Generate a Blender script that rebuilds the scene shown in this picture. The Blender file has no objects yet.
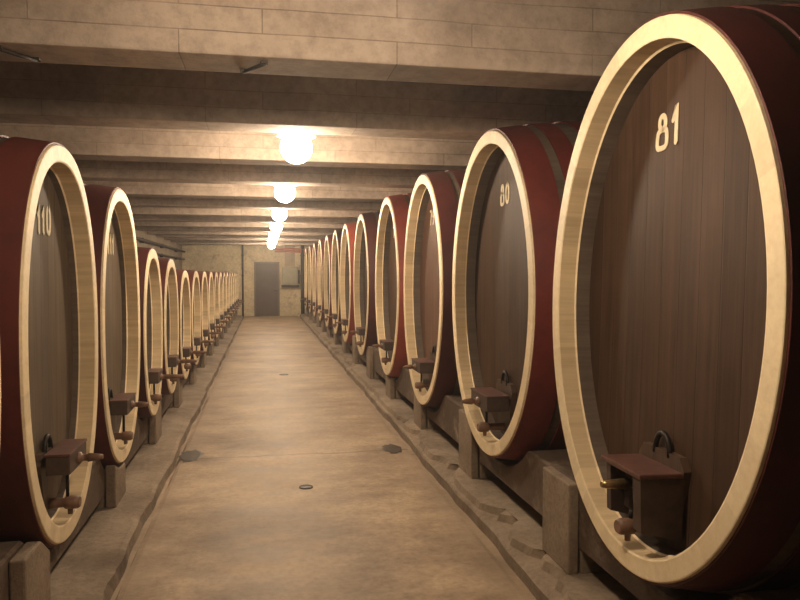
import bpy, math, random
from math import sin, cos, pi, radians
random.seed(7)
C = bpy.context.scene.collection
H = 1.65                                     # eye height: floor is z = 0

# ------------------------------------------------------------------ materials
def newmat(name):
    m = bpy.data.materials.new(name); m.use_nodes = True
    nt = m.node_tree
    for n in list(nt.nodes): nt.nodes.remove(n)
    out = nt.nodes.new('ShaderNodeOutputMaterial'); b = nt.nodes.new('ShaderNodeBsdfPrincipled')
    nt.links.new(b.outputs[0], out.inputs[0])
    return m, nt, b
def N(nt, t, **kw):
    n = nt.nodes.new(t)
    for k, v in kw.items():
        if k in n.inputs: n.inputs[k].default_value = v
        else: setattr(n, k, v)
    return n
def coords(nt, scale, obj='Object', rot=(0,0,0)):
    tc = N(nt, 'ShaderNodeTexCoord'); mp = N(nt, 'ShaderNodeMapping')
    mp.inputs['Scale'].default_value = scale; mp.inputs['Rotation'].default_value = rot
    nt.links.new(tc.outputs[obj], mp.inputs[0]); return mp.outputs[0]
def noise(nt, vec, s, d=4, r=.55):
    n = N(nt, 'ShaderNodeTexNoise'); n.inputs['Scale'].default_value = s
    n.inputs['Detail'].default_value = d; n.inputs['Roughness'].default_value = r
    nt.links.new(vec, n.inputs['Vector']); return n.outputs[0]
def ramp(nt, f, stops):
    r = N(nt, 'ShaderNodeValToRGB'); e = r.color_ramp.elements
    while len(e) < len(stops): e.new(.5)
    for i, (p, c) in enumerate(stops):
        e[i].position = p; e[i].color = (c, c, c, 1) if not isinstance(c, tuple) else (*c, 1)
    nt.links.new(f, r.inputs[0]); return r.outputs[0]
def mixc(nt, a, b, f, mode='MIX'):
    m = N(nt, 'ShaderNodeMix', data_type='RGBA', blend_type=mode)
    for sock, v in ((m.inputs[0], f), (m.inputs[6], a), (m.inputs[7], b)):
        if isinstance(v, (int, float)): sock.default_value = v
        elif isinstance(v, tuple): sock.default_value = (*v, 1)
        else: nt.links.new(v, sock)
    return m.outputs[2]
def math_(nt, op, a, b=0.0):
    m = N(nt, 'ShaderNodeMath', operation=op)
    for i, v in enumerate((a, b)):
        if isinstance(v, (int, float)): m.inputs[i].default_value = v
        else: nt.links.new(v, m.inputs[i])
    return m.outputs[0]
def bump(nt, b, h, strength=.3, dist=.01):
    n = N(nt, 'ShaderNodeBump'); n.inputs['Strength'].default_value = strength; n.inputs['Distance'].default_value = dist
    nt.links.new(h, n.inputs['Height']); nt.links.new(n.outputs[0], b.inputs['Normal'])
def setc(nt, b, c, rough=.6, metal=0, spec=.5):
    if isinstance(c, tuple): b.inputs['Base Color'].default_value = (*c, 1)
    else: nt.links.new(c, b.inputs['Base Color'])
    if isinstance(rough, (int, float)): b.inputs['Roughness'].default_value = rough
    else: nt.links.new(rough, b.inputs['Roughness'])
    b.inputs['Metallic'].default_value = metal; b.inputs['Specular IOR Level'].default_value = spec

def concrete(name, lo, hi, boards=None, stain=.5, rough=.85, scale=1.0, line=.35):
    m, nt, b = newmat(name)
    v = coords(nt, (1,1,1))
    big = noise(nt, v, .9*scale, 5, .6); fine = noise(nt, v, 14*scale, 6, .7)
    c = mixc(nt, lo, hi, ramp(nt, big, [(.3, 0.), (.7, 1.)]))
    c = mixc(nt, c, mixc(nt, (.25,.25,.25), (1.0,1.0,1.0), ramp(nt, fine, [(.30, .35), (.58, 1.)])), .6, 'MULTIPLY')
    patch = noise(nt, v, 2.7*scale, 6, .65)
    c = mixc(nt, c, (.35,.27,.2), math_(nt, 'MULTIPLY', ramp(nt, patch, [(.55, 0.), (.72, 1.)]), stain))
    h = fine
    if boards:
        bw, bh, plane = boards
        br = N(nt, 'ShaderNodeTexBrick', offset=.37, offset_frequency=2)
        sep = N(nt, 'ShaderNodeSeparateXYZ'); cmb = N(nt, 'ShaderNodeCombineXYZ')
        nt.links.new(v, sep.inputs[0])
        wob = math_(nt, 'MULTIPLY', noise(nt, v, 1.5, 2), .02)
        nt.links.new(sep.outputs[plane[0]], cmb.inputs[0])
        nt.links.new(math_(nt, 'ADD', sep.outputs[plane[1]], wob), cmb.inputs[1])
        nt.links.new(cmb.outputs[0], br.inputs['Vector'])
        br.inputs['Scale'].default_value = 1; br.inputs['Brick Width'].default_value = bw; br.inputs['Row Height'].default_value = bh
        br.inputs['Mortar Size'].default_value = .004; br.inputs['Mortar Smooth'].default_value = .6
        br.inputs['Color1'].default_value = (1,1,1,1); br.inputs['Color2'].default_value = (.8,.79,.78,1); br.inputs['Mortar'].default_value = (.45,.42,.4,1)
        fade = math_(nt, 'MULTIPLY', ramp(nt, noise(nt, v, 1.3, 3), [(.35, .25), (.65, 1.)]), line*2)
        c = mixc(nt, c, br.outputs[0], fade, 'MULTIPLY')
        h = math_(nt, 'SUBTRACT', fine, math_(nt, 'MULTIPLY', br.outputs[1], .6))
    setc(nt, b, c, rough, 0, .3); bump(nt, b, h, .45, .012)
    return m

def wood(name, lo, hi, plank=None, grain='Z', rough=.5, jitter=.5, spec=.4, joint=.45):
    """plank = (axis index, width): straight boards side by side along that axis."""
    m, nt, b = newmat(name)
    st = {'X': (.25,6,6), 'Y': (6,.25,6), 'Z': (6,6,.25)}[grain]
    tc = coords(nt, st); g = noise(nt, tc, 5, 6, .7)
    v = coords(nt, (1,1,1)); big = noise(nt, v, 1.6, 4, .6)
    f = math_(nt, 'ADD', math_(nt, 'MULTIPLY', g, .6), math_(nt, 'MULTIPLY', big, .4))
    c = mixc(nt, lo, hi, ramp(nt, f, [(.33, 0.), (.66, 1.)]))
    h = g
    if plank:
        sep = N(nt, 'ShaderNodeSeparateXYZ'); nt.links.new(v, sep.inputs[0])
        q = math_(nt, 'DIVIDE', math_(nt, 'ADD', sep.outputs[plank[0]], 10.03), plank[1])
        wn = N(nt, 'ShaderNodeTexWhiteNoise', noise_dimensions='1D'); nt.links.new(math_(nt, 'FLOOR', q), wn.inputs['W'])
        c = mixc(nt, c, mixc(nt, (.62,.6,.6), (1.2,1.2,1.2), wn.outputs[0]), jitter, 'MULTIPLY')
        fr = math_(nt, 'ABSOLUTE', math_(nt, 'SUBTRACT', math_(nt, 'FRACT', q), .5))
        ln = ramp(nt, fr, [(.470, 0.), (.492, 1.)])
        c = mixc(nt, c, (.02,.012,.008), math_(nt, 'MULTIPLY', ln, joint))
        h = math_(nt, 'SUBTRACT', math_(nt, 'MULTIPLY', g, .3), ln)
    else:
        at = N(nt, 'ShaderNodeAttribute', attribute_name='tone')
        c = mixc(nt, c, at.outputs[0], jitter, 'MULTIPLY')
    setc(nt, b, c, rough, 0, spec); bump(nt, b, h, .3, .004)
    return m
def simple(name, col, rough=.5, metal=0, var=.25, s=12, spec=.5):
    m, nt, b = newmat(name); v = coords(nt, (1,1,1))
    n = noise(nt, v, s, 5, .65)
    dark = tuple(x*(1-var*1.6) for x in col)
    setc(nt, b, mixc(nt, dark, col, ramp(nt, n, [(.3, 0.), (.62, 1.)])), rough, metal, spec); bump(nt, b, n, .15, .003)
    return m

M = {}
M['beam'] = concrete('beam_concrete', (.27,.21,.165), (.60,.485,.39), boards=(1.1,.125,(0,2)), stain=.6, line=.5)
M['slab'] = concrete('slab_concrete', (.32,.26,.21), (.46,.38,.31), boards=(1.8,.15,(0,1)), stain=.4)
M['wall'] = concrete('wall_concrete', (.24,.185,.13), (.38,.30,.215), boards=(1.4,.25,(1,2)), stain=.5, line=.25)
M['endwall'] = concrete('end_wall_plaster', (.52,.42,.27), (.80,.67,.44), stain=.9, scale=1.3)
M['pier'] = concrete('pier_concrete', (.19,.14,.098), (.32,.245,.175), stain=.5, scale=3)
M['curb'] = concrete('curb_concrete', (.15,.108,.075), (.36,.28,.20), stain=.7, scale=1.9)
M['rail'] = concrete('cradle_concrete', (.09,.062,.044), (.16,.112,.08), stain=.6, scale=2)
M['head'] = wood('dark_cask_head', (.036,.019,.011), (.088,.050,.031), plank=(1,.135), grain='Z', rough=.58, jitter=.6, spec=.22)
M['head_red'] = wood('reddish_cask_head', (.10,.05,.034), (.19,.105,.07), plank=(1,.12), grain='Z', rough=.55, jitter=.5, spec=.25)
M['head_grey'] = wood('greyish_cask_head', (.085,.062,.04), (.17,.128,.09), plank=(1,.125), grain='Z', rough=.58, jitter=.5, spec=.25)
M['stave'] = wood('dark_stave_wood', (.08,.058,.043), (.16,.12,.09), grain='X', rough=.55, jitter=.6)
M['rim'] = wood('cream_stave_ends', (.72,.56,.34), (.88,.74,.50), grain='X', rough=.5, jitter=.55, spec=.35)
M['rim_in'] = wood('tan_chime_inside', (.50,.37,.21), (.74,.58,.36), grain='X', rough=.6, jitter=.7, spec=.3)
M['hoop'] = simple('oxide_red_hoop_paint', (.165,.026,.019), .56, 0, .22, 5)
M['hoop_brown'] = simple('brownish_red_hoop_paint', (.12,.022,.015), .58, 0, .25, 5)
M['hoop_dark'] = simple('dark_red_hoop_paint', (.082,.014,.011), .56, 0, .25, 5)
M['hoop_bright'] = simple('bright_red_hoop_paint', (.34,.062,.04), .56, 0, .2, 5)
M['paint'] = simple('cream_number_paint', (.80,.68,.45), .6, 0, .12, 40)
M['hatch'] = wood('hatch_wood', (.05,.03,.02), (.12,.07,.045), plank=(1,.09), grain='Z', rough=.5, jitter=.4)
M['bar'] = simple('red_brown_bar_wood', (.115,.046,.032), .5, 0, .35, 9)
M['barside'] = simple('dark_bar_wood', (.07,.042,.03), .55, 0, .35, 9)
M['iron'] = simple('dark_iron', (.035,.028,.024), .5, .6, .3, 20)
M['brass'] = simple('dull_brass', (.42,.28,.13), .38, .85, .3, 25)
M['tapwood'] = simple('tap_wood', (.22,.12,.075), .5, 0, .3, 18)
M['grime'] = simple('dark_drain_iron', (.05,.038,.03), .7, .3, .3, 20)
M['wet'] = simple('damp_dark_concrete', (.075,.055,.04), .45, 0, .35, 14)
M['door'] = simple('brown_painted_door', (.095,.062,.048), .5, 0, .15, 3)
M['doorframe'] = simple('door_frame_paint', (.16,.125,.10), .55, 0, .15, 6)
M['box'] = simple('grey_painted_metal', (.30,.265,.18), .45, .1, .12, 5)
M['redpipe'] = simple('red_pipe_paint', (.62,.17,.09), .45, 0, .2, 8)
M['pipe'] = simple('dark_pipe', (.05,.034,.025), .8, .0, .25, 9)
M['duct'] = simple('pale_duct_paint', (.42,.31,.2), .6, 0, .15, 6)
M['white'] = simple('lamp_socket_white', (.6,.57,.5), .4, 0, .1, 20)
m, nt, b = newmat('lamp_globe_glow')
b.inputs['Base Color'].default_value = (.9,.85,.75,1)
b.inputs['Emission Color'].default_value = (1.0,.80,.58,1); b.inputs['Emission Strength'].default_value = 215
M['glow'] = m
M['glow_dim'] = m.copy(); M['glow_dim'].name = 'lamp_globe_weaker'; M['glow_dim'].node_tree.nodes['Principled BSDF'].inputs['Emission Strength'].default_value = 165

# ------------------------------------------------------------------ mesh helpers
class MB:
    def __init__(s): s.v = []; s.f = []; s.t = []; s.mi = []; s.sm = []
    def face(s, idx, tone=1., mi=0, sm=False): s.f.append(idx); s.t.append(tone); s.mi.append(mi); s.sm.append(sm)
    def box(s, x0, x1, y0, y1, z0, z1, mi=0, bev=0.0):
        # box with chamfered vertical+horizontal edges when bev > 0
        if bev <= 0:
            n = len(s.v); s.v += [(x,y,z) for x in (x0,x1) for y in (y0,y1) for z in (z0,z1)]
            for q in ((0,1,3,2),(4,6,7,5),(0,4,5,1),(2,3,7,6),(0,2,6,4),(1,5,7,3)): s.face([n+i for i in q], mi=mi)
            return
        import bmesh
        bm = bmesh.new(); vs = {}
        for x in (x0,x1):
            for y in (y0,y1):
                for z in (z0,z1): vs[(x,y,z)] = bm.verts.new((x,y,z))
        L = list(vs.values())
        for q in ((0,1,3,2),(4,6,7,5),(0,4,5,1),(2,3,7,6),(0,2,6,4),(1,5,7,3)): bm.faces.new([L[i] for i in q])
        bmesh.ops.bevel(bm, geom=list(bm.edges), offset=bev, segments=2, affect='EDGES', profile=.6)
        bm.verts.index_update(); n = len(s.v); s.v += [tuple(v.co) for v in bm.verts]
        for f in bm.faces: s.face([n+v.index for v in f.verts], mi=mi)
        bm.free()
    def tube(s, pts, r, seg=12, cap=True, mi=0):
        from mathutils import Vector
        P = [Vector(p) for p in pts]; R = r if isinstance(r, (list,tuple)) else [r]*len(P); n0 = len(s.v)
        prev = None
        for i, p in enumerate(P):
            d = (P[min(i+1,len(P)-1)] - P[max(i-1,0)])
            if d.length < 1e-9: d = prev_d
            d.normalize(); prev_d = d
            if prev is None:
                a = Vector((0,0,1)) if abs(d.z) < .9 else Vector((1,0,0)); u = d.cross(a).normalized()
            else:
                u = (prev - d*prev.dot(d)).normalized()
            prev = u; w = d.cross(u)
            for k in range(seg):
                t = 2*pi*k/seg; s.v.append(tuple(p + (u*cos(t)+w*sin(t))*R[i]))
        for i in range(len(P)-1):
            for k in range(seg):
                a = n0+i*seg+k; b_ = n0+i*seg+(k+1)%seg
                s.face([a, b_, b_+seg, a+seg], mi=mi, sm=True)
        if cap:
            s.face([n0+k for k in range(seg)][::-1], mi=mi); e = n0+(len(P)-1)*seg; s.face([e+k for k in range(seg)], mi=mi)
    def prism(s, poly, axis, a0, a1, mi=0):
        # poly in the two remaining axes, extruded along axis
        n = len(s.v); k = len(poly)
        for a in (a0, a1):
            for (p, q) in poly:
                s.v.append({'x': (a,p,q), 'y': (p,a,q), 'z': (p,q,a)}[axis])
        s.face([n+i for i in range(k)][::-1], mi=mi); s.face([n+k+i for i in range(k)], mi=mi)
        for i in range(k): j = (i+1)%k; s.face([n+i, n+j, n+k+j, n+k+i], mi=mi)
    def build(s, name, mats, parent=None):
        if not isinstance(mats, (list,tuple)): mats = [mats]
        me = bpy.data.meshes.new(name); me.from_pydata(s.v, [], s.f)
        for mt in mats: me.materials.append(mt)
        at = me.color_attributes.new('tone', 'FLOAT_COLOR', 'CORNER'); vals = []
        for p, t in zip(me.polygons, s.t): vals += [t, t, t, 1.0]*p.loop_total
        at.data.foreach_set('color', vals)
        me.polygons.foreach_set('material_index', s.mi); me.polygons.foreach_set('use_smooth', s.sm)
        import bmesh
        bm = bmesh.new(); bm.from_mesh(me); bmesh.ops.recalc_face_normals(bm, faces=bm.faces); bm.to_mesh(me); bm.free()
        me.update()
        o = bpy.data.objects.new(name, me); C.objects.link(o); o.parent = parent
        return o
def tag(o, label=None, cat=None, group=None, kind=None):
    if label: o['label'] = label
    if cat: o['category'] = cat
    if group: o['group'] = group
    if kind: o['kind'] = kind
    return o
def empty(name, loc, rz=0):
    o = bpy.data.objects.new(name, None); C.objects.link(o); o.location = loc; o.rotation_euler = (0,0,rz)
    o.empty_display_size = .2; return o
def copy_tree(o, parent=None):
    c = o.copy(); C.objects.link(c); c.parent = parent
    for ch in list(o.children): copy_tree(ch, c)
    return c
def struct(name, mb, m, parent=None):
    o = mb.build(name, m, parent)
    if parent is None: o['kind'] = 'structure'
    return o
ORD = ['first','second','third','fourth','fifth','sixth','seventh','eighth','ninth','tenth','eleventh','twelfth','thirteenth','fourteenth','fifteenth','sixteenth','seventeenth','eighteenth','nineteenth','twentieth']

# ------------------------------------------------------------------ the room
XL, XR, YB, YE = -3.1, 4.0, -3.0, 28.6
BB = H + 1.10                                # underside of the ceiling beams
CE = BB + .55                                # ceiling slab
def quadgrid(x0, x1, y0, y1, z, nx, ny):
    mb = MB(); n = 0
    for i in range(nx+1):
        for j in range(ny+1): mb.v.append((x0+(x1-x0)*i/nx, y0+(y1-y0)*j/ny, z))
    for i in range(nx):
        for j in range(ny): a = i*(ny+1)+j; mb.face([a, a+ny+1, a+ny+2, a+1])
    return mb
mb = MB(); mb.box(XL-.2, XR+.2, YB-.2, YE+.2, CE, CE+.2); struct('ceiling', mb, M['slab'])
mb = MB(); mb.box(XL-.2, XL, YB-.2, YE+.2, -.2, CE); struct('wall_left', mb, M['wall'])
mb = MB(); mb.box(XR, XR+.2, YB-.2, YE+.2, -.2, CE); struct('wall_right', mb, M['wall'])
mb = MB(); mb.box(XL, XR, YE, YE+.2, -.2, CE); struct('wall_back', mb, M['endwall'])
mb = MB(); mb.box(XL, XR, YB-.2, YB, -.2, CE); struct('wall_front', mb, M['wall'])
# floor: aisle slab between two gutter channels, raised kerbs below the casks (one cross-section swept down the cellar)
def floor_mat():
    m, nt, b = newmat('worn_aisle_concrete')
    v = coords(nt, (1,1,1)); vs = coords(nt, (1,1.5,1))
    big = noise(nt, vs, .8, 6, .62); med = noise(nt, vs, 2.6, 6, .65); fine = noise(nt, v, 22, 6, .7)
    f = math_(nt, 'ADD', math_(nt, 'MULTIPLY', big, .55), math_(nt, 'MULTIPLY', med, .45))
    c = mixc(nt, (.18,.122,.077), (.51,.385,.26), ramp(nt, f, [(.36, 0.), (.60, 1.)]))
    c = mixc(nt, c, mixc(nt, (.55,.5,.45), (1.,1.,1.), ramp(nt, fine, [(.32, .2), (.58, 1.)])), .75, 'MULTIPLY')
    spots = noise(nt, v, 6.5, 5, .7)
    c = mixc(nt, c, (.2,.145,.10), math_(nt, 'MULTIPLY', ramp(nt, spots, [(.60, 0.), (.74, 1.)]), .55))
    # grime along the two channels, and the transverse joints
    sep = N(nt, 'ShaderNodeSeparateXYZ'); nt.links.new(v, sep.inputs[0])
    wob = math_(nt, 'MULTIPLY', math_(nt, 'SUBTRACT', noise(nt, v, 1.1, 4), .5), .35)
    dx = math_(nt, 'ABSOLUTE', math_(nt, 'SUBTRACT', math_(nt, 'ADD', sep.outputs[0], wob), .285))
    c = mixc(nt, c, (.27,.20,.14), math_(nt, 'MULTIPLY', ramp(nt, dx, [(.84, 0.), (1.04, 1.)]), .5))
    wob2 = math_(nt, 'MULTIPLY', math_(nt, 'SUBTRACT', noise(nt, v, 1.6, 3), .5), .22)
    fy = math_(nt, 'FRACT', math_(nt, 'DIVIDE', math_(nt, 'ADD', sep.outputs[1], math_(nt, 'ADD', wob2, .0)), 6.6))
    ly = ramp(nt, math_(nt, 'ABSOLUTE', math_(nt, 'SUBTRACT', fy, .985)), [(.0, 1.), (.0022, 0.)])
    c = mixc(nt, c, (.14,.095,.065), math_(nt, 'MULTIPLY', ly, .8))
    ro = math_(nt, 'ADD', math_(nt, 'MULTIPLY', med, .35), .42)
    setc(nt, b, c, ro, 0, .35); bump(nt, b, math_(nt, 'SUBTRACT', math_(nt, 'ADD', math_(nt, 'MULTIPLY', fine, .4), med), ly), .35, .012)
    return m
GL, GR = -.75, 1.32
def sweep(prof_fn, y0, y1, step):
    mb = MB(); ny = int((y1-y0)/step); k = None
    for j in range(ny+1):
        y = y0+(y1-y0)*j/ny; pr = prof_fn(y); k = len(pr)
        mb.v += [(x, y, z) for x, z in pr]
    for j in range(ny):
        for i in range(k-1): a = j*k+i; mb.face([a, a+1, a+k+1, a+k])
    return mb
def wav(y, s): return .008*sin(y*2.1+s)+.006*sin(y*5.3+s*2)+.004*sin(y*11.7+s*3)
def fprof(y):
    return [(XL,-.05), (GL-.065,-.05), (GL-.06,-.045), (GL-.02+wav(y,3)*.5,-.045), (GL+wav(y,1)*.6,-.004), (GL+.03,0), (.285,.006), (GR-.03,0), (GR+wav(y,2)*.6,-.004), (GR+.02,-.05), (GR+.1,-.05), (XR,-.05)]
fl = struct('floor', sweep(fprof, YB, YE, .12), [floor_mat()])
chips = [(random.uniform(1.5, 20), random.uniform(.12,.5), random.uniform(.03,.11)) for _ in range(26)] + [(3.55,.35,.10),(4.35,.25,.13),(5.6,.3,.12)]
def chip(y):
    d = 0
    for c, w, q in chips:
        if abs(y-c) < w: d = max(d, q*(1-(abs(y-c)/w)**2)*(.8+.3*sin(23*y+c)+.2*sin(61*y)))
    return d
def kr(y):
    c = chip(y); e = GR+.075+wav(y,5)
    return [(e,-.06), (e+.002,.02), (e+.012+c*.3,.035), (e+.03+c,.042+.0*c), (e+.045+c*1.15,.085), (e+.16,.092), (XR,.10)]
struct('trim_1', sweep(kr, YB, YE, .06), [M['curb']])
def kl(y):
    e = GL-.045-wav(y,4); c = chip(y+1.7)*.5
    return [(XL,.05), (e-.2,.045), (e-.04-c,.035), (e-.01-c*.3,.025), (e,-.06)]
struct('trim_2', sweep(kl, YB, YE, .06), [M['curb']])
# transverse concrete beams under the ceiling slab
n = 3
for k in range(-3, 15):
    y1 = 4.03+1.65*k; mb = MB(); mb.box(XL, XR, y1-.33, y1, BB+(.004 if k % 2 else 0), CE, bev=.012)
    o = struct('trim_%d' % n, mb, [M['beam']]); n += 1

# end wall: door, box, duct and pipes
dr = empty('door_1', (.115, YE-.03, 0)); dr['kind'] = 'structure'
mb = MB(); mb.box(-.43,.43,-.02,.025,.0,2.08,bev=.006)
for i in range(1,6): mb.box(-.43+i*.1433-.004,-.43+i*.1433+.004,-.026,-.018,.03,2.05)
mb.build('door_leaf', [M['door']], dr)
mb = MB(); mb.box(-.49,-.43,-.05,.028,0,2.14,bev=.005); mb.box(.43,.49,-.05,.028,0,2.14,bev=.005); mb.box(-.43,.43,-.05,.028,2.08,2.14,bev=.005)
mb.build('door_frame', [M['doorframe']], dr)
mb = MB(); mb.tube([(.36,-.02,1.02),(.36,-.07,1.02),(.27,-.07,1.02)], .011, 8); mb.build('door_handle', [M['iron']], dr)

def at_end(px): # x on the end wall for a pixel column of an 800 px wide frame
    return math.tan(math.atan((px-400)/710)+radians(10.84))*YE
bx = empty('distribution_box', (at_end(290), YE-.004, H-.42))
w = .31
mb = MB(); mb.box(-w,w,-.24,0,0,.72,bev=.02); mb.build('cabinet', [M['box']], bx)
mb = MB(); mb.box(-w+.04,w-.04,-.262,-.24,.05,.67,bev=.008); mb.build('cover', [M['box']], bx)
mb = MB(); mb.box(-w-.03,w+.05,-.20,0,-.09,0,bev=.008); mb.build('bracket', [M['pipe']], bx)
mb = MB(); mb.box(w,w+.07,-.18,0,.05,.6,bev=.01); mb.build('side_conduit', [M['pipe']], bx)
tag(bx, 'grey metal electrical box fixed on the end wall right of the door', 'electrical box')
mb = MB(); mb.box(-.20,.20,-.05,-.002,H+.34,BB+.3,bev=.008)
o = mb.build('cable_duct', [M['duct']]); o.location = (at_end(290), YE, 0); tag(o, 'pale flat duct rising from the electrical box to the ceiling', 'duct')
mb = MB(); mb.tube([(.42,YE-.1,H+1.0),(2.1,YE-.1,H+.98)], .045, 12); mb.tube([(.42,YE-.1,H+.91),(2.1,YE-.1,H+.89)], .034, 12)
for x in (.6, 1.7): mb.box(x-.02,x+.02,YE-.13,YE-.002,H+.86,H+1.04)
tag(mb.build('red_pipe', [M['redpipe']]), 'red twin pipe running across the end wall above the door and box', 'pipe')
mb = MB(); mb.tube([(at_end(243),YE-.06,-.02),(at_end(243),YE-.06,BB+.2)], .035, 12)
for z in (.6,1.6,2.4): mb.box(at_end(243)-.05,at_end(243)+.05,YE-.1,YE,z-.02,z+.02)
tag(mb.build('wall_pipe', [M['pipe']]), 'dark vertical pipe on the end wall left of the door', 'pipe')
mb = MB(); mb.tube([(at_end(302.5),YE-.08,-.02),(at_end(302.5),YE-.08,BB+.2)], .07, 12)
for z in (.6,1.6,2.4): mb.box(at_end(302.5)-.09,at_end(302.5)+.09,YE-.1,YE,z-.02,z+.02)
tag(mb.build('wall_pipe', [M['pipe']]), 'thick dark vertical pipe on the end wall right of the electrical box', 'pipe')
mb = MB(); mb.tube([(XL+.09,-2.9,H+.86),(XL+.09,YE-.02,H+.88)], .04, 12)
for k in range(8): mb.box(XL,XL+.1,1+k*3.6,1.05+k*3.6,H+.80,H+.93)
tag(mb.build('wall_pipe', [M['pipe']]), 'upper dark pipe running along the left wall above the small casks', 'pipe')
mb = MB(); mb.tube([(XL+.08,-2.9,H+.57),(XL+.08,YE-.02,H+.59)], .032, 12)
for k in range(8): mb.box(XL,XL+.09,1+k*3.6,1.05+k*3.6,H+.52,H+.63)
tag(mb.build('wall_pipe', [M['pipe']]), 'lower thinner dark pipe running along the left wall behind the small casks', 'pipe')

# rusty iron anchors left in the nearest beam's underside
for (x0,y0,x1,y1,lab) in ((-.10,3.95,.01,3.78,'small rusty iron strap on the nearest ceiling beam, towards the middle'),
                          (-1.25,3.77,-1.13,3.94,'small rusty iron strap on the nearest ceiling beam, at far left')):
    mb = MB(); mb.tube([(x0,y0,BB-.012),(x1,y1,BB-.012)], .010, 6); mb.box(x0-.018,x0+.018,y0-.018,y0+.018,BB-.012,BB+.003)
    mb.box(x1-.018,x1+.018,y1-.018,y1+.018,BB-.012,BB+.003)
    tag(mb.build('iron_strap', [M['grime']]), lab, 'iron strap', 'iron straps on the nearest beam')

# ------------------------------------------------------------------ lamps
def lamp(glow, shade=True):
    r = empty('globe_lamp', (0,0,0)); R = .13
    mb = MB(); rings = 14; seg = 24; n0 = 0
    for i in range(rings+1):
        t = pi*i/rings
        for k in range(seg): mb.v.append((R*sin(t)*cos(2*pi*k/seg)*(1 if i not in (0,) else 1), R*sin(t)*sin(2*pi*k/seg), R*cos(t)))
    for i in range(rings):
        for k in range(seg): a = i*seg+k; b_ = i*seg+(k+1)%seg; mb.face([a,b_,b_+seg,a+seg], sm=True)
    mb.build('globe', [M[glow]], r)
    if shade:
        mb = MB(); sg = 32; pr = [(.035,.15),(.07,.143),(.12,.11),(.155,.062),(.16,.055),(.15,.057),(.115,.10),(.065,.134),(.035,.138)]
        for q, zz in pr:
            for k in range(sg): mb.v.append((q*cos(2*pi*k/sg), q*sin(2*pi*k/sg), zz+.035))
        for i in range(len(pr)):
            for k in range(sg): j = (i+1)%len(pr); mb.face([i*sg+k, i*sg+(k+1)%sg, j*sg+(k+1)%sg, j*sg+k], sm=True)
        mb.build('lamp_shade', [M['white']], r)
    mb = MB(); mb.tube([(0,0,R-.02),(0,0,R+.06),(0,0,R+.075)], [.055,.05,.02], 16); mb.build('socket', [M['white']], r)
    mb = MB(); mb.tube([(0,0,R+.07),(0,0,CE-BB+.03)], .009, 8); mb.build('stem', [M['iron']], r)
    mb = MB(); mb.tube([(0,0,CE-BB+.025),(0,0,CE-BB+.055)], .05, 16); mb.build('ceiling_plate', [M['white']], r)
    return r
L0 = lamp('glow_dim', False); L1 = lamp('glow'); ly = [2.3, 5.95, 9.2, 12.5, 15.8, 19.1, 22.4, 25.7]; 
for i, y in enumerate(ly):
    o = L0 if i == 0 else (L1 if i == 1 else copy_tree(L1))
    o.location = ((.42 if i == 0 else .27), y, BB + (-.055 if i == 0 else -.055))
    tag(o, 'glowing white globe lamp, nearest one, just above the top of the view' if i == 0 else 'glowing globe lamp hanging between ceiling beams, %s nearest of those in view' % ORD[i-1], 'lamp', 'globe lamps along the aisle ceiling')

# ------------------------------------------------------------------ floor drains
def drain(x, y, r, name, lab, dark=True):
    t = empty(name, (x,y,.006))
    mb = MB(); seg = 28
    for rr, z in ((r*1.0,0.0),(r*.96,.006),(r*.74,.006),(r*.72,-.006)):
        for k in range(seg): mb.v.append((rr*cos(2*pi*k/seg), rr*sin(2*pi*k/seg), z))
    for i in range(3):
        for k in range(seg): a = i*seg+k; b_ = i*seg+(k+1)%seg; mb.face([a,b_,b_+seg,a+seg])
    mb.build('drain_rim', [M['grime']], t)
    mb = MB()
    for k in range(-2,3):
        w_ = r*.7*math.sqrt(max(0,1-(k/3)**2)); mb.box(k*r*.23-.006,k*r*.23+.006,-w_,w_,-.004,.004)
    mb.v; n0 = len(mb.v)
    for k in range(seg): mb.v.append((r*.73*cos(2*pi*k/seg), r*.73*sin(2*pi*k/seg), -.005))
    mb.face([n0+k for k in range(seg)])
    mb.build('grate', [M['iron']], t)
    tag(t, lab, 'drain', 'round floor drains')
def floorpt(px, py):
    yaw = math.atan(136/710); pit = math.atan(26/710*cos(yaw)*1.0)
    F = (sin(yaw)*cos(pit), cos(yaw)*cos(pit), -sin(pit)); R = (cos(yaw), -sin(yaw), 0)
    U = (sin(yaw)*sin(pit), cos(yaw)*sin(pit), cos(pit))
    d = [F[i] + (px-400)/710*R[i] + (300-py)/710*U[i] for i in range(3)]
    t = -H/d[2]; return d[0]*t, d[1]*t
p = floorpt(306,488); drain(p[0], p[1], .055, 'floor_drain', 'round iron floor drain in the middle of the aisle, nearest the camera')
p = floorpt(284,375); drain(p[0], p[1], .075, 'floor_drain', 'round iron floor drain farther down the aisle')
for (px, py, lab, rx) in ((191,456,'dark damp sump hole beside the left channel at the floor joint', .14), (392,449,'dark damp sump hole beside the right channel at the floor joint', .12)):
    x, y = floorpt(px, py); mb = MB(); seg = 22; 
    for k in range(seg):
        rr = rx*(1+.12*sin(3*k)+.1*sin(1.7*k)); mb.v.append((rr*.75*cos(2*pi*k/seg), rr*1.5*sin(2*pi*k/seg), 0))
    for k in range(seg):
        rr = rx*.8; mb.v.append((rr*.75*cos(2*pi*k/seg), rr*1.5*sin(2*pi*k/seg), .002))
    for k in range(seg): a = k; b_ = (k+1)%seg; mb.face([a,b_,b_+seg,a+seg])
    mb.face([seg+k for k in range(seg)])
    o = mb.build('drain_cover', [M['wet']]); o.location = (x,y,.005); tag(o, lab, 'drain cover', 'dark covers at the floor joint')

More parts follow.
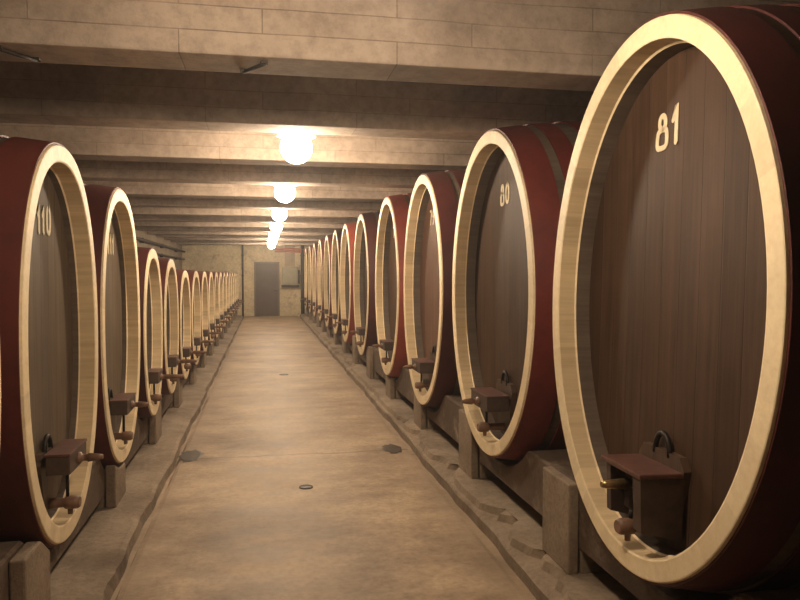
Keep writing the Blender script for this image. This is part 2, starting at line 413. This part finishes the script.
# ------------------------------------------------------------------ casks
SEG = 96; RW = .088; LIP = .092
POW = 2.0
def oval(t):
    c_, s_ = cos(t), sin(t); return (math.copysign(abs(s_)**(2/POW), s_), math.copysign(abs(c_)**(2/POW), c_))
def ring(mb, prof, tones, seg=SEG, mi=0, sm=True, cz=0):
    """prof: list of (u, a, b) around the axis; consecutive rings joined."""
    n0 = len(mb.v)
    for (u, a, b) in prof:
        for k in range(seg): p_, q_ = oval(2*pi*k/seg); mb.v.append((u, a*p_, cz+b*q_))
    for i in range(len(prof)-1):
        for k in range(seg):
            p = n0+i*seg+k; q = n0+i*seg+(k+1)%seg
            mb.face([p,q,q+seg,p+seg], tone=tones[k//2] if tones else 1., mi=mi, sm=sm)
DIG = {
 '8': [[(.5,.55),(.24,.64),(.24,.88),(.48,1.),(.72,.88),(.74,.64),(.5,.55),(.16,.52),(.08,.30),(.08,.0),(.42,-.02),(.86,.02),(.88,.35),(.8,.55),(.5,.55)]],
 '1': [[(.1,.62),(.5,1.02),(.5,.02)]],
 '0': [[(.5,1.),(.2,.85),(.12,.5),(.2,.12),(.5,0),(.8,.12),(.88,.5),(.8,.85),(.5,1.)]],
 '7': [[(.1,.95),(.85,.98),(.35,0)]],
 '9': [[(.8,.72),(.6,.5),(.25,.55),(.18,.82),(.45,1.),(.75,.9),(.8,.6),(.7,.2),(.3,0)]],
}
def number_mesh(txt, hgt, cy, cz, u, wd):
    mb = MB(); r = .0115
    ws = [.45 if c == '1' else .72 for c in txt]; tot = sum(ws)+.22*(len(txt)-1); x = -tot/2; sc = wd/tot
    for c, w_ in zip(txt, ws):
        for st in DIG[c]:
            pts = [((x+px*w_)*sc, (pz-.5)*hgt*(1.12 if c == '1' and txt == '81' else 1)+(.012 if c=='1' and txt=='81' else 0)) for px, pz in st]
            # smooth by subdivision
            for _ in range(2):
                if c in '8097':
                    q = [pts[0]]
                    for a, b_ in zip(pts, pts[1:]): q += [(a[0]*.75+b_[0]*.25, a[1]*.75+b_[1]*.25), (a[0]*.25+b_[0]*.75, a[1]*.25+b_[1]*.75)]
                    pts = q+[pts[-1]]
            P = [(u, cy-px, cz+pz) for px, pz in pts]
            n0 = len(mb.v)
            # flat brush stroke with a little thickness
            for i, p in enumerate(P):
                a = P[max(i-1,0)]; b_ = P[min(i+1,len(P)-1)]; dy, dz = b_[1]-a[1], b_[2]-a[2]; L = math.hypot(dy,dz) or 1
                ny, nz = -dz/L*r, dy/L*r
                mb.v += [(u-.0025, p[1]+ny, p[2]+nz), (u-.0025, p[1]-ny, p[2]-nz), (u, p[1]+ny*1.1, p[2]+nz*1.1), (u, p[1]-ny*1.1, p[2]-nz*1.1)]
            for i in range(len(P)-1):
                q = n0+4*i
                mb.face([q,q+1,q+5,q+4]); mb.face([q,q+4,q+6,q+2]); mb.face([q+1,q+3,q+7,q+5])
            for e in (P[0], P[-1]):
                s0 = len(mb.v)
                for k in range(10): mb.v.append((u-.0027, e[1]+r*cos(2*pi*k/10), e[2]+r*sin(2*pi*k/10)))
                mb.face([s0+k for k in range(10)])
        x += w_+.22
    return mb
def make_cask(a, b, L, bulge, head='head', hoop='hoop', style='big', seed=0, REC=.165):
    """local axes: +x runs from the front rim into the cask, y along the row, z up; origin under the front rim."""
    rnd = random.Random(seed); cz = b
    r = empty('wine_cask', (0,0,0))
    S = lambda u: 1+bulge*(1-(2*u/L-1)**2)
    tn = [rnd.uniform(.72,1.12) for _ in range(SEG//2)]
    us = [0.004]+[L*i/14 for i in range(1,14)]+[L-.004]
    mb = MB(); ring(mb, [(u, (a-.004)*S(u), (b-.004)*S(u)) for u in us], tn, cz=cz)
    n0 = len(mb.v); ring(mb, [(L-.004, (a-.004)*S(L), (b-.004)*S(L)), (L-.002, (a-.07), (b-.07)), (L-.09, (a-.075), (b-.075))], tn, sm=False, cz=cz)
    mb.face([len(mb.v)-SEG+k for k in range(SEG)])
    mb.build('stave_body', [M['stave']], r)
    # cream-painted ends of the staves, standing proud of the head
    tn2 = [rnd.uniform(.8,1.1) for _ in range(SEG//2)]
    mb = MB()
    ring(mb, [(.012, a-.001, b-.001), (.002, a-.004, b-.004), (0, a-.009, b-.009), (0, a-RW+.008, b-RW+.008), (.004, a-RW, b-RW)], tn2, mi=0, sm=False, cz=cz)
    ring(mb, [(.004, a-RW, b-RW), (LIP-.007, a-RW-.002, b-RW-.002)], tn2, mi=1, cz=cz)
    ring(mb, [(LIP-.007, a-RW-.002, b-RW-.002), (LIP, a-RW-.010, b-RW-.010)], tn2, mi=0, sm=False, cz=cz)
    ring(mb, [(LIP, a-RW-.010, b-RW-.010), (REC+.004, a-RW-.010, b-RW-.010)], tn2, mi=2, sm=False, cz=cz)
    ring(mb, [(REC+.004, a-RW-.010, b-RW-.010), (REC+.004, a-.01, b-.01), (.012, a-.001, b-.001)], tn2, mi=1, sm=False, cz=cz)
    mb.build('stave_rim', [M['rim'], M['rim_in'], M['stave']], r)
    # head
    mb = MB(); ai, bi = a-RW-.012, b-RW-.012
    rr = [(REC, ai, bi), (REC+.004, ai*.8, bi*.8), (REC+.006, ai*.5, bi*.5), (REC+.007, ai*.2, bi*.2)]
    ring(mb, rr, None, cz=cz); mb.face([len(mb.v)-SEG+k for k in range(SEG)])
    n0 = len(mb.v); ring(mb, [(REC, ai, bi), (REC+.05, ai, bi)], None, cz=cz); mb.face([len(mb.v)-SEG+k for k in range(SEG)])
    hd = mb.build('head', [M[head]], r)
    # hoops
    hs = [(.012,.19),(.25,.37),(.47,.57),(.68,.76)]
    hs += [(L-q, L-p) for p, q in hs[:3]] 
    for (u0, u1) in hs:
        e = .007; mb = MB()
        pr = [(u0, a*S(u0)-.002, b*S(u0)-.002), (u0, a*S(u0)+e, b*S(u0)+e)] + [(u0+(u1-u0)*i/4, a*S(u0+(u1-u0)*i/4)+e, b*S(u0+(u1-u0)*i/4)+e) for i in range(1,4)] + [(u1, a*S(u1)+e, b*S(u1)+e), (u1, a*S(u1)-.002, b*S(u1)-.002)]
        n0 = len(mb.v); ring(mb, [pr[0], pr[1]], None, sm=False, cz=cz); ring(mb, pr[1:-1], None, cz=cz); ring(mb, pr[-2:], None, sm=False, cz=cz)
        mb.build('hoop', [M[hoop]], r)
    # hatch with cross-bar, clamp screw and tap, low on the head
    k = b/1.12; hz = RW+.012+.07*k; top = hz+.33*k; hw0, hw1 = .10*k, .17*k
    mb = MB(); mb.prism([(-hw0,hz),(hw0,hz),(hw1,top-.05),(hw1*.8,top),(-hw1*.8,top),(-hw1,top-.05)], 'x', REC-.028, REC+.006)
    ht = mb.build('hatch_door', [M['hatch']], r)
    # iron ring above hatch
    mb = MB(); mb.tube([(REC-.02, -.055*cos(t), top-.02+.09*sin(t)) for t in [pi*i/10 for i in range(11)]], .012, 8)
    mb.build('hatch_ring', [M['iron']], ht)
    bz = top-.13*k+(.065 if b < 1.05 else 0)+(.022 if style == 'block' else 0)
    out = -.045
    if style == 'block':                       # deep box-like bar of cask 81
        mb = MB(); mb.prism([(out+.012,-.21),(REC-.02,-.25),(REC-.02,0),(out+.002,0)], 'y', -.16, -.10)
        mb.prism([(out+.03,-.21),(REC-.02,-.25),(REC-.02,0),(out+.02,0)], 'y', .12, .155)
        mb.box(.045, REC-.02, -.10, .12, -.19, 0)
        for v_i in range(len(mb.v)): x, y, z = mb.v[v_i]; mb.v[v_i] = (x, y, z+bz+.03)
        br = mb.build('crossbar', [M['barside']], r)
        mb = MB(); mb.box(out-.004, REC-.015, -.165,.165, bz+.03, bz+.052, bev=.006); mb.build('bar_cap', [M['bar']], br)
        for yy in (-.10, .02): 
            mb = MB(); mb.box(.036, .046, yy-.012+.03, yy+.012+.03, bz-.15, bz+.028, bev=.002); mb.build('iron_strap', [M['iron']], br)
        sx = .04
    else:
        bw = .19*k if style == 'big' else .13
        mb = MB(); mb.box(out, REC-.055, -bw, bw, bz-.045, bz+.05, bev=.008); br = mb.build('crossbar', [M['barside']], r)
        mb = MB(); mb.box(out-.003, REC-.05, -bw-.004, bw+.004, bz+.05, bz+.062, bev=.003); mb.build('bar_cap', [M['bar']], br)
        mb = MB(); mb.box(REC-.058, REC-.02, -.025,.025, bz-.04, bz+.04); mb.build('bar_block', [M['iron']], br)
        sx = out
    reach = .165 if style == 'block' else (.12 if style == 'big' else .20)
    mb = MB(); zz = bz+(-.03 if style == 'block' else 0)
    mb.tube([(sx+.01,0,zz),(sx-.012,0,zz),(sx-.014,0,zz),(sx-.045,0,zz),(sx-.047,0,zz),(sx-reach+.02,0,zz),(sx-reach,0,zz)], [.03,.03,.018,.018,.024,.017,.012], 12)
    mb.build('clamp_screw', [M['brass'] if style == 'block' else M['tapwood']], br)
    # rod from the bar to the tap, and the tap itself
    tz = hz+.015*k
    mb = MB(); mb.tube([(.012,0,bz-.05 if style != 'block' else bz-.14),(.012,0,tz+.03)], .009, 8); 
    rod = None
    t_ = empty_part = None
    tb = MB(); tb.tube([(REC,0,tz),(REC-.06,0,tz),(.03,0,tz),(.02,0,tz),(-.035,0,tz),(-.05,0,tz)], [.03,.026,.024,.034,.034,.026], 14)
    tb.tube([(-.0,0,tz),(-.0,0,tz-.06)], [.016,.012], 10)
    tp = tb.build('tap', [M['tapwood']], r)
    mb.build('tap_key', [M['iron']], tp)
    return r
PROTO = {}
def place(side, D, y, yc, a, b, label, group, head='head', hoop='hoop', style='big', txt=None, REC=.165, lean=0, L=1.9, bulge=.08, num=(.14,.17,-.05,.64)):
    key = (REC, round(a,3), round(b,3), head, hoop, style, L, bulge)
    if key in PROTO and not txt: r = copy_tree(PROTO[key])
    else:
        r = make_cask(a, b, L, bulge, head, hoop, style, seed=len(PROTO)+int(y*10), REC=REC)
        if not txt: PROTO[key] = r
    r.location = (side*D, y, H+yc-b)
    r.rotation_euler = (0, radians(lean) if side > 0 else -radians(lean)*0, 0 if side > 0 else pi)
    tag(r, label, 'cask', group)
    if txt:
        hd = [c for c in r.children if c.name.startswith('head')][0]
        hgt, wd, off, up = num
        # number: off is the shift towards the viewer's right
        s_ = number_mesh(txt, hgt, -off, b+up, REC+.003, wd).build('painted_number', [M['paint']], hd)
    return r
GRR = 'large casks in the right-hand row'; GLL = 'casks in the left-hand row'
# right-hand row
R = []
def right(y, yc, a, b, *args, **kw):
    R.append((y, yc, a, b, kw.get('L',1.9), kw.get('bulge',.08))); return place(1, kw.pop('D',1.5), y, yc, a, b, *args, **kw)
right(2.68,-.104,.858,1.124,'giant oval dark wood cask with 81 painted on its head, cream rim', GRR, hoop='hoop_dark', style='block', D=1.472, txt='81', lean=1.3, num=(.14,.178,-.075,.72))
right(4.70,-.134,.892,1.109,'oval wine cask with 80 painted on its head, red hoops and cream rim', GRR, txt='80', num=(.135,.18,-.085,.70))
right(6.78,-.154,.86,1.119,'oval cask with 79 painted on it, dark red hoops, beyond cask 80', GRR, head='head_red', hoop='hoop_dark', txt='79', num=(.14,.19,-.2,.73))
right(8.80,-.15,.86,1.115,'oval cask with 78 painted on it and bright red hoops, fourth in the right row', GRR, hoop='hoop_bright', txt='78', num=(.135,.18,-.27,.70))
ys = [11.2,13.4,15.3,17.4,19.6,21.8,24.0,26.3]
cols = ['hoop_dark','hoop_bright','hoop_dark','hoop','hoop','hoop','hoop','hoop_dark']
for i, y in enumerate(ys):
    right(y,-.165,.87,1.115,'oval cream-rimmed cask, %s from the front in the right-hand row%s' % (ORD[i+4], ', bright red hoops' if cols[i]=='hoop_bright' else (', nearest the end wall' if i == 7 else '')), GRR, head='head_red' if i == 1 else 'head', hoop=cols[i])
# left-hand row
POW = 2.22
Lf = []
def left(y, yc, a, b, *args, **kw):
    Lf.append((y, yc, a, b, kw.get('L',1.9), kw.get('bulge',.06 if b > .9 else .045))); kw.setdefault('bulge',.06 if b > .9 else .045); kw.setdefault('REC',.125); kw.setdefault('hoop','hoop_brown'); return place(-1, kw.pop('D',1.0), y, yc, a, b, *args, **kw)
left(2.28,-.354,.70,1.009,'cask cut off by the left edge of the view, only its rim showing', GLL, head='head_grey', L=1.9)
left(3.92,-.354,.70,1.009,'tall oval cask with 110 painted on its greyish head, at the left', GLL, head='head_grey', txt='110', num=(.145,.23,.09,.64))
left(5.43,-.370,.70,.982,'tall oval cask with 111 painted on it, just beyond cask 110', GLL, head='head_grey', txt='111', num=(.15,.22,.22,.60))
left(6.76,-.525,.54,.757,'smaller oval cask, third fully seen from the front in the left row', GLL, D=.98, style='small', head='head_grey', hoop='hoop_dark')
left(7.97,-.558,.58,.722,'small oval cask, fourth fully seen from the front in the left row', GLL, D=.97, style='small', head='head_grey')
left(9.25,-.63,.60,.68,'small oval cask, fifth fully seen from the front in the left row', GLL, D=.96, style='small', head='head_grey')
for i in range(12):
    y = 10.7+1.5*i
    left(y,-.63,.66,.68,'small cream-rimmed cask, ' + ('last in the left row, nearest the end wall' if i == 11 else '%s fully seen from the front in the left row' % ORD[i+5]), GLL, D=.96, style='small', head='head_grey')

# ------------------------------------------------------------------ cradles: long concrete rails shaped to the casks, on piers
def rail(rows, x0, x1, D, cap, bottom, side, label):
    u_far = max(abs(abs(x0)-D), abs(abs(x1)-D)); mb = MB(); ya, yb = rows[0][0]-1.0, min(rows[-1][0]+1.0, YE-.02)
    st = .04; n_ = int((yb-ya)/st); pr = []
    for i in range(n_+1):
        y = ya+(yb-ya)*i/n_; top = cap
        for (yc_, zc, a, b, L, bu) in rows:
            u_ = min(max(abs(abs(x0)-D),abs(abs(x1)-D)), L/2) if u_far < L/2 else min(abs(abs(x0)-D),abs(abs(x1)-D))
            s = 1+bu*(1-(2*u_/L-1)**2); A = a*s+.012; B = b*s+.012
            if abs(y-yc_) < A: top = min(top, zc - B*(1-abs((y-yc_)/A)**POW)**(1/POW))
        top = max(top, bottom+.05); pr.append((y, top))
    k = 0
    for (y, t) in pr: mb.v += [(x0,y,H+bottom),(x0,y,H+t-.012),(x0+(x1-x0)*.05,y,H+t),(x1-(x1-x0)*.05,y,H+t),(x1,y,H+t-.012),(x1,y,H+bottom)]
    for i in range(n_):
        for j in range(6): q = i*6+j; w_ = i*6+(j+1)%6; mb.face([q, w_, w_+6, q+6])
    mb.face(list(range(6))); mb.face([n_*6+j for j in range(6)])
    return tag(mb.build('cradle_rail', [M['rail']]), label, 'cask cradle')
POW = 2.0
R[0] = (2.68, -.125, .858, 1.124, 1.9, .08)
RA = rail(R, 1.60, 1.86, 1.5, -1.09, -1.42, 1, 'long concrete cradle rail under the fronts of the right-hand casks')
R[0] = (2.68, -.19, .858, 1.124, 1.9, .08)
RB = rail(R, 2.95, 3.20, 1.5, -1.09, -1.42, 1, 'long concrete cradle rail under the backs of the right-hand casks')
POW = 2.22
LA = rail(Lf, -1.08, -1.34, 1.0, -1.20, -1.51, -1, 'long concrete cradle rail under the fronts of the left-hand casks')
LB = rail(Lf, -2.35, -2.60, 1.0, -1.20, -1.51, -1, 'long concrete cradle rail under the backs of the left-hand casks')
def under(rows, y, u, cap):
    t = cap
    for (yc_, zc, a, b, L, bu) in rows:
        sc_ = 1+bu*(1-(2*u/L-1)**2); A = a*sc_+.02; B = b*sc_+.02
        if abs(y-yc_) < A: t = min(t, zc-B*(1-abs((y-yc_)/A)**POW)**(1/POW))
    return t
def pier(rows, xf, xm, y, z0, D, cap, bottom, label, group):
    top = [(y-.18+.36*i/8, H+max(bottom, under(rows, y-.18+.36*i/8, abs(abs(xm)-D), cap))) for i in range(9)]
    mb = MB(); mb.prism([(y-.18, z0), (y+.18, z0)] + top[::-1], 'x', min(xf,xm), max(xf,xm))
    o = mb.build('concrete_pier', [M['pier']])
    bv = o.modifiers.new('edge', 'BEVEL'); bv.width = .01; bv.segments = 2; bv.limit_method = 'ANGLE'
    tag(o, label, 'pier', group)
def support(rl, x0, x1, y, z0, z1):
    mb = MB(); mb.box(x0, x1, y-.18, y+.18, z0, z1, bev=.01); mb.build('support_block', [M['pier']], rl)
POW = 2.0
for i in range(14):
    y = 3.58+1.76*i
    if y > 27.6: break
    pier(R, 1.54, 1.598, y, .088, 1.5, -1.085, -1.42, 'square concrete pier, %s from the front along the right side of the aisle' % ORD[i], 'front piers of the right cradle')
    support(RA, 1.61, 2.0, y, .088, H-1.42); support(RB, 2.85, 3.25, y, .094, H-1.42)
POW = 2.22
for i in range(14):
    y = 3.42+1.87*i
    if y > 27.8: break
    pier(Lf, -1.01, -1.078, y, .045, 1.0, -1.22, -1.51, 'squat concrete pier, %s from the front along the left side of the aisle' % ORD[i], 'front piers of the left cradle')
    support(LA, -1.45, -1.09, y, .045, H-1.51); support(LB, -2.65, -2.3, y, .048, H-1.51)

# ------------------------------------------------------------------ camera and exposure
cam = bpy.data.cameras.new('camera'); co = bpy.data.objects.new('camera', cam); C.objects.link(co)
cam.sensor_width = 36; cam.lens = 710/800*36; cam.clip_start = .05
yaw = math.atan(136/710); pit = math.atan(26/710*cos(yaw))
co.location = (0,0,H); co.rotation_euler = (pi/2-pit, 0, -yaw)
sc = bpy.context.scene; sc.camera = co
w = bpy.data.worlds.new('world'); sc.world = w; w.use_nodes = True
w.node_tree.nodes['Background'].inputs[0].default_value = (0,0,0,1)
vol = w.node_tree.nodes.new('ShaderNodeVolumeScatter'); vol.inputs['Density'].default_value = .0045; vol.inputs['Anisotropy'].default_value = .6  # thin haze added to stand in for lens glare around the lamps
w.node_tree.links.new(vol.outputs[0], w.node_tree.nodes['World Output'].inputs['Volume'])
vs = sc.view_settings; vs.view_transform = 'Standard'; vs.look = 'None'; vs.gamma = 1; vs.use_curve_mapping = False; vs.exposure = 0
sc.cycles.max_bounces = 8; sc.cycles.diffuse_bounces = 6
